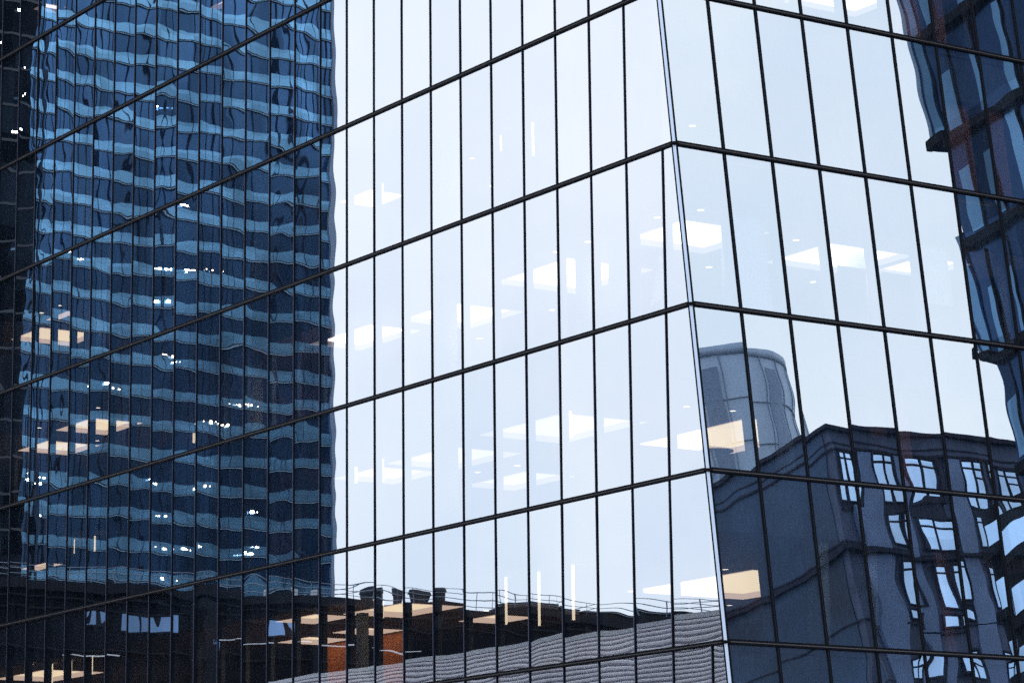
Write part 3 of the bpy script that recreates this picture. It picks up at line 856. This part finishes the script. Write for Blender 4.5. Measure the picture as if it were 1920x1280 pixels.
# black tower left of it
kt = thing('black_tower', (-230, -62, 0), 'near black glass tower mirrored at the left edge beside the blue one', 'building')
MB().box(-250, -215, -81.4, -40, 0, 160).build('window_wall', M['black_tower'], kt)
for i in range(44):
    MB().box(-250.1, -214.85, -81.5, -39.9, 2 + i * 3.6, 2.25 + i * 3.6).build('band', M['black_line'], kt)
for (yy, zz) in [(-79.8, 88.8), (-80.2, 86.1), (-79.6, 85.8), (-79.9, 95.0), (-79.7, 82.1), (-79.2, 82.1), (-79.7, 69.5), (-77.9, 91.0)]:
    MB().box(-214.84, -214.8, yy - 0.16, yy + 0.16, zz - 0.1, zz + 0.1).build('lit_lamp', M['white_lamp'], kt)

# low dark building with a railed roof
lb = thing('low_building', (-105, -52, 0), 'low dark building with a railed flat roof mirrored along the foot of the tower', 'building')
LX = -90.0
MB().box(-125, LX, -100, -8, 0, 20.2).build('wall', M['low_dark'], lb)
MB().box(-125.3, LX + 0.35, -100.3, -7.7, 20.2, 20.72).build('roof', M['low_ledge'], lb)
for zz, p in ((19.9, 0.22), (19.35, 0.12), (17.2, 0.2), (15.0, 0.15)):
    MB().box(LX - 0.1, LX + p, -99.8, -8.2, zz - 0.09, zz).build('ledge', M['low_ledge'], lb)
for y0, y1, zz in ((-37.0, -35.9, 18.0), (-39.7, -37.05, 18.05), (-44.6, -41.2, 18.05), (-30.0, -27.2, 16.9), (-49, -46, 18.0)):
    MB().box(LX - 0.1, LX + 0.3, y0, y1, zz - 0.06, zz).build('canopy', M['white_ledge'], lb)
for y0, y1, z0, z1 in ((-33.4, -30.2, 18.3, 19.2), (-29.0, -28.2, 18.5, 19.2), (-40.9, -39.1, 18.4, 19.2), (-36.2, -34.9, 16.5, 17.9)):
    w = MB().box(LX - 0.1, LX + 0.03, y0, y1, z0, z1).build('window', M['low_glass'], lb)
    fr = MB()
    fr.box(LX, LX + 0.08, y0 - 0.08, y1 + 0.08, z1, z1 + 0.09).box(LX, LX + 0.08, y0 - 0.08, y1 + 0.08, z0 - 0.09, z0)
    k = y0
    while k <= y1 + 0.01:
        fr.box(LX, LX + 0.07, k - 0.04, k + 0.04, z0, z1); k += (y1 - y0) / 3
    fr.build('frame', M['low_ledge'], w)
for y0, y1, z1 in ((-35.5, -35.0, 20.0), (-42.5, -42.1, 20.0), (-50.5, -50.0, 20.0), (-61, -60.5, 20.0)):
    MB().box(LX - 0.1, LX + 0.4, y0, y1, 6, z1).build('downpipe', M['low_ledge'], lb)
rail = MB()
for zz in (20.95, 21.25, 21.55):
    rail.tube([(LX + 0.1, -100, zz), (LX + 0.1, -8, zz)], 0.022, 6)
    rail.tube([(LX - 14, -100, zz), (LX - 14, -8, zz)], 0.022, 6)
for zz in (21.25, 21.55):
    for yy in (-62, -45, -70):
        rail.tube([(LX + 0.1, yy, zz), (LX - 14, yy, zz)], 0.022, 6)
yy = -100
while yy <= -8:
    rail.tube([(LX + 0.1, yy, 20.72), (LX + 0.1, yy, 21.57)], 0.026, 6)
    rail.tube([(LX - 14, yy + .7, 20.72), (LX - 14, yy + .7, 21.57)], 0.026, 6)
    yy += 1.35
rail.build('railing', M['rail'], lb)
def roof_unit(x, y, w, h, label):
    t = thing('roof_fan', (x, y, 20.721), label, 'roof fan', 'dark ventilation units on the low roof')
    MB().cyl(x, y, 20.721, 20.721 + h * 0.72, w * 0.42, w * 0.5, n=18).build('drum', M['unit'], t, smooth=False)
    MB().cyl(x, y, 20.721 + h * 0.721, 20.721 + h, w * 0.56, w * 0.5, n=18).build('cowl', M['unit'], t)
roof_unit(-91.6, -46.6, 0.9, 0.85, 'leftmost round dark roof fan behind the mirrored railing')
roof_unit(-91.5, -48.4, 1.1, 1.0, 'second round dark roof fan from the left behind the mirrored railing')
roof_unit(-91.6, -50.0, 0.8, 0.95, 'third round dark roof fan from the left behind the mirrored railing')
roof_unit(-91.5, -51.3, 1.0, 1.05, 'rightmost round dark roof fan behind the mirrored railing')
t = thing('plant_room', (-93, -64.5, 20.721), 'low grey plant room on the mirrored roof behind the railing', 'plant room')
MB().box(-95, -91.2, -67.5, -61.5, 20.721, 21.1).build('wall', M['unit'], t)
MB().box(-95.2, -91.0, -67.7, -61.3, 21.101, 21.18).build('roof', M['unit'], t)
t = thing('rooftop_shed', (-92, -57.6, 20.721), 'small brown shed on the mirrored roof behind the railing', 'shed')
MB().box(-93, -91.3, -60.9, -56.0, 20.721, 21.18).build('wall', M['shed'], t)
MB().box(-93.1, -91.2, -61.0, -55.9, 21.181, 21.25).build('roof', M['unit'], t)
for i, yy in enumerate((-38.2, -41.0, -42.6)):
    t = thing('roof_lamp', (-90.5, yy, 20.721), ['white box floodlight on the dark mirrored roof, leftmost of three', 'white box floodlight on the dark mirrored roof, middle of three',
              'white box floodlight on the dark mirrored roof, rightmost of three'][i], 'floodlight', 'white floodlights on the low roof')
    MB().box(-90.7, -90.3, yy - 0.22, yy + 0.22, 20.78, 21.15).build('housing', M['unit_top'], t, bevel=0.03)
    MB().box(-90.55, -90.45, yy - 0.04, yy + 0.04, 20.721, 20.779).build('stand', M['unit'], t)

# ribbed metal pavilion facing the left facade
rp = thing('ribbed_pavilion', (-36, -20, 0), 'low pavilion clad in wavy pale ribbed metal mirrored at the bottom of the facade', 'building')
RX0, RX1, RY, RZ = -64.0, -12.6, -15.0, 11.56
RYB, RZB = -9.4, 4.2                                            # foot of the slope
sl = (RYB - RY) / (RZ - RZB)
def ry(z): return RY + (RZ - z) * sl
MB().hexa([(RX0, -25, 0), (RX1, -25, 0), (RX1, RYB - .08, 0), (RX0, RYB - .08, 0)] +
          [(RX0, -25, RZB), (RX1, -25, RZB), (RX1, RYB - .08, RZB), (RX0, RYB - .08, RZB)]).build('wall', M['rib_back'], rp)
MB().hexa([(RX0, -25, RZB + .001), (RX1, -25, RZB + .001), (RX1, RYB - .10, RZB + .001), (RX0, RYB - .10, RZB + .001)] +
          [(RX0, -25, RZ - .1), (RX1, -25, RZ - .1), (RX1, RY - .10, RZ - .1), (RX0, RY - .10, RZ - .1)]).build('roof_deck', M['rib_back'], rp)
c = MB()
pitch = 0.165
zz = RZ - 0.10
while zz > RZB + pitch:
    prof = [(-0.10, 0.0), (0.0, 0.012), (0.014, 0.05), (0.0, 0.094), (-0.10, 0.104)]
    vs = [(X_, ry(zz - b_) + a_, zz - b_ + a_ * 0.5) for X_ in (RX0, RX1) for a_, b_ in prof]
    c.add(vs, [(i, i + 1, 6 + i, 5 + i) for i in range(4)])
    zz -= pitch
c.build('cladding', M['rib'], rp)
MB().box(RX0 - 0.1, RX1 + 0.1, -25.1, RY + 0.10, RZ - 0.09, RZ + 0.06).build('coping', M['white_ledge'], rp)

# mauve panelled building with paired windows, mirrored in the leaning facade
pb = thing('panelled_building', (75, 72, 0), 'mauve panelled building with paired blue windows mirrored in the leaning right face', 'building')
PX, PY = 60.0, 57.67
MB().box(PX, 100, PY, 110, 0, 43.5).build('wall', M['panel'], pb)
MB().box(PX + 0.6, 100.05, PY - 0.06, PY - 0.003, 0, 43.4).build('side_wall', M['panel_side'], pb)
MB().box(PX - 0.25, 100.3, PY - 0.25, 110.3, 43.5, 43.72).build('parapet', M['joint'], pb)
for zz, p, hgt in ((42.75, 0.06, 0.07), (42.35, 0.16, 0.10), (36.75, 0.10, 0.08), (36.55, 0.35, 0.20), (32.7, 0.12, 0.08), (29.6, 0.1, 0.08), (26.5, 0.3, 0.2)):
    MB().box(PX - p, PX - 0.001, PY, 109, zz - hgt, zz).build('string_course', M['joint'], pb)
    MB().box(PX, 99.5, PY - 0.06 - p * 0.5, PY - 0.061, zz - hgt, zz).build('string_course', M['joint'], pb)
for y0, y1 in ((59.15, 60.25), (62.1, 62.8), (65.1, 66.6)):
    MB().box(PX - 0.12, PX - 0.001, y0, y1, 20, 42.2).build('pier', M['panel_pale'], pb)
MB().box(PX - 0.20, PX - 0.001, 58.6, 60.0, 24, 39.2).build('pier', M['panel_pale'], pb)
cols = [(57.95, 59.05), (60.35, 61.95), (63.0, 64.75), (66.7, 68.3), (68.9, 70.7), (72.4, 74.0), (75.0, 76.6), (78.6, 80.2), (81.2, 82.8)]
rows = [(39.4, 42.15), (37.05, 38.8), (33.75, 36.1), (32.9, 33.4), (29.9, 31.2), (26.9, 29.0), (23.4, 25.8), (20.2, 22.0)]
for ri, (z0, z1) in enumerate(rows):
    for ci, (y0, y1) in enumerate(cols):
        if ci == 0 and ri > 0: continue
        sh = (0.0, 0.25, 0.35, 0.2, 0.1, 0, 0, 0)[ri]
        a0, a1 = y0 + sh, y1 + sh
        w = MB().box(PX - 0.05, PX + 0.05, a0, a1, z0, z1).build('window', M['sky_glass'], pb)
        fr = MB(); t_ = 0.07
        fr.box(PX - 0.16, PX - 0.04, a0 - t_, a0, z0 - t_, z1 + t_).box(PX - 0.16, PX - 0.04, a1, a1 + t_, z0 - t_, z1 + t_)
        fr.box(PX - 0.16, PX - 0.04, a0, a1, z1, z1 + t_).box(PX - 0.16, PX - 0.04, a0, a1, z0 - t_, z0)
        mid = a0 + (a1 - a0) * (0.52 if ci % 2 else 0.46)
        fr.box(PX - 0.13, PX - 0.045, mid - 0.035, mid + 0.035, z0, z1)
        if z1 - z0 > 1.2:
            fr.box(PX - 0.12, PX - 0.044, a0, a1, z1 - 0.42, z1 - 0.36)
        if ri == 0 and ci >= 3:
            fr.box(PX - 0.12, PX - 0.044, mid, a1, z1 - 0.95, z1 - 0.88)
        fr.build('frame', M['joint'], w)
        if ri in (0, 1, 2, 4):
            MB().box(PX - 0.07, PX - 0.002, a0 + (a1 - a0) * (0.5 if ri != 0 else 0.0), a1, z0 - 0.55, z0 - t_ - 0.003).build('apron', M['panel_dark'], pb)
# round pale tower behind it
rt = thing('round_tower', (96, 81.5, 0), 'pale blue round tower rising behind the mauve building mirrored by the corner post', 'building')
MB().cyl(96, 81.5, 0, 63.9, 4.95, n=40).build('wall', M['round'], rt, smooth=True)
MB().cyl(96, 81.5, 63.9, 64.5, 5.0, 4.96, n=40).build('parapet', M['round'], rt, smooth=True)
for i in range(20):
    a_ = 2 * math.pi * i / 20
    for w_, mt in ((0.03, 'round_joint'),):
        x_, y_ = 96 + 4.97 * math.cos(a_), 81.5 + 4.97 * math.sin(a_)
        e_ = Vector((-math.sin(a_), math.cos(a_), 0)) * w_; n_ = Vector((math.cos(a_), math.sin(a_), 0)) * 0.04
        p0 = Vector((x_, y_, 0)); hh = Vector((0, 0, 63.89))
        MB().hexa([p0 - e_ - n_, p0 - e_ + n_, p0 + e_ + n_, p0 + e_ - n_, p0 - e_ - n_ + hh, p0 - e_ + n_ + hh, p0 + e_ + n_ + hh, p0 + e_ - n_ + hh]).build('joint', M[mt], rt)
    if i % 3 == 0:
        n = 5
        vs = []
        for j in range(n + 1):
            b_ = a_ + (0.05 + j / n * 0.21)
            vs += [(96 + 4.985 * math.cos(b_), 81.5 + 4.985 * math.sin(b_), 0), (96 + 4.985 * math.cos(b_), 81.5 + 4.985 * math.sin(b_), 63.1)]
        MB().add(vs, [(2 * j, 2 * j + 2, 2 * j + 3, 2 * j + 1) for j in range(n)]).build('dark_panel', M['round_dark'], rt)
for zz in (60.6, 57.6, 54.6, 51.6):
    MB().cyl(96, 81.5, zz - 0.05, zz, 5.0, n=40).build('string_course', M['round_joint'], rt)

# dark glass wing with projecting bays
wg = thing('dark_wing', (22, 55, 0), 'dark glass building with projecting end bays mirrored along the right edge', 'building')
WY, WX1 = 45.0, 34.8
MB().box(10, WX1, WY, 66, 0, 74).build('window_wall', M['wing'], wg)
for i, zz in enumerate((29.9, 35.0, 40.3, 45.1, 50.3, 55.4, 60.5, 65.6, 70.7)):
    MB().box(9.9, WX1 + 0.02, WY - 0.35, WY - 0.01, zz - 0.30, zz + 0.12).build('band', M['wing_band'], wg)
g = random.Random(8)
for i, zz in enumerate((24.9, 29.9, 35.0, 40.3, 45.1, 50.3, 55.4, 60.5, 65.6)):
    x = WX1 - g.uniform(0.15, 0.5)
    while x > 11:
        w_ = g.uniform(0.22, 0.75)
        zb_ = zz + (0.4 if i % 2 else 0.2); zt_ = zz + g.choice((3.0, 3.3, 4.6))
        MB().box(x - w_, x, WY - 0.05, WY - 0.002, zb_, zt_).build('window', M['wing_pale'], wg)
        MB().box(x - w_ - 0.14, x - w_ - 0.06, WY - 0.09, WY - 0.002, zz + 0.13, zz + 4.7).build('mullion', M['wing_band'], wg)
        x -= w_ + g.uniform(0.8, 1.7)
for z0, z1 in ((45.2, 74.5), (35.15, 40.9)):
    b_ = MB().box(WX1 + 0.001, WX1 + 0.85, WY - 0.05, WY + 7, z0, z1).build('bay', M['wing'], wg)
    MB().box(WX1 - 0.05, WX1 + 0.87, WY - 0.36, WY - 0.055, z0 - 0.02, z0 + 0.38).build('sill', M['wing_band'], b_)
    MB().box(WX1 + 0.70, WX1 + 0.88, WY - 0.10, WY - 0.054, z0 + 0.4, z1).build('edge_strip', M['wing_edge'], b_)
    MB().box(WX1 + 0.05, WX1 + 0.52, WY - 0.10, WY - 0.054, z0 + 0.5, z1 - 0.8).build('pane', M['wing_pale'], b_)

# unseen blocks added behind the viewer to darken what the lower blue tower mirrors
for (x0, x1, y0, y1, h, lab) in [(-60, 40, -270, -205, 138, 'unseen dark slab added to darken the lower blue tower'),
                                 (-120, -60, -300, -240, 70, 'unseen low dark block added left of the slab'),
                                 (60, 130, -330, -240, 175, 'unseen tall dark block added right of the slab')]:
    t = thing('sky_blocker', ((x0 + x1) / 2, (y0 + y1) / 2, 0), lab, 'building', 'unseen blocks added to darken the blue tower')
    MB().box(x0, x1, y0, y1, 0, h).build('wall', M['city'], t)
    w = MB()
    for i in range(int(h / 3.6) - 1):
        w.box(x0 - 0.05, x1 + 0.05, y0 - 0.05, y1 + 0.05, 3 + i * 3.6, 4.9 + i * 3.6)
    w.build('window_band', M['blocker_win'], t)

b_ = MB().box(WX1 - 8, WX1 + 1.9, WY - 0.9, WY - 0.36, 0, 28.4).build('bay', M['wing_band'], wg)
for z0, z1 in ((26.6, 27.6), (23.9, 25.2), (21.2, 22.6), (18.6, 19.8)):
    MB().box(WX1 - 7.8, WX1 + 1.75, WY - 0.94, WY - 0.901, z0, z1).build('window', M['sky_glass'], b_)
    MB().box(WX1 - 7.9, WX1 + 1.95, WY - 1.25, WY - 0.941, z0 - 0.5, z0 - 0.02).build('balcony', M['wing_band'], b_)

# ---------------------------------------------------------------- ground and streets
tag(MB().quad((-1500, -1500, -0.02), (1500, -1500, -0.02), (1500, 1500, -0.02), (-1500, 1500, -0.02)).build('ground', M['earth']), kind='structure')
tag(MB().box(-85, 80, -60, -26, -0.01, 0.004).build('road', M['asphalt']), kind='structure')
pv = MB().box(-85, 30, -14.5, -0.2, -0.01, 0.13)
tag(pv.build('pavement', M['paving']), kind='structure')
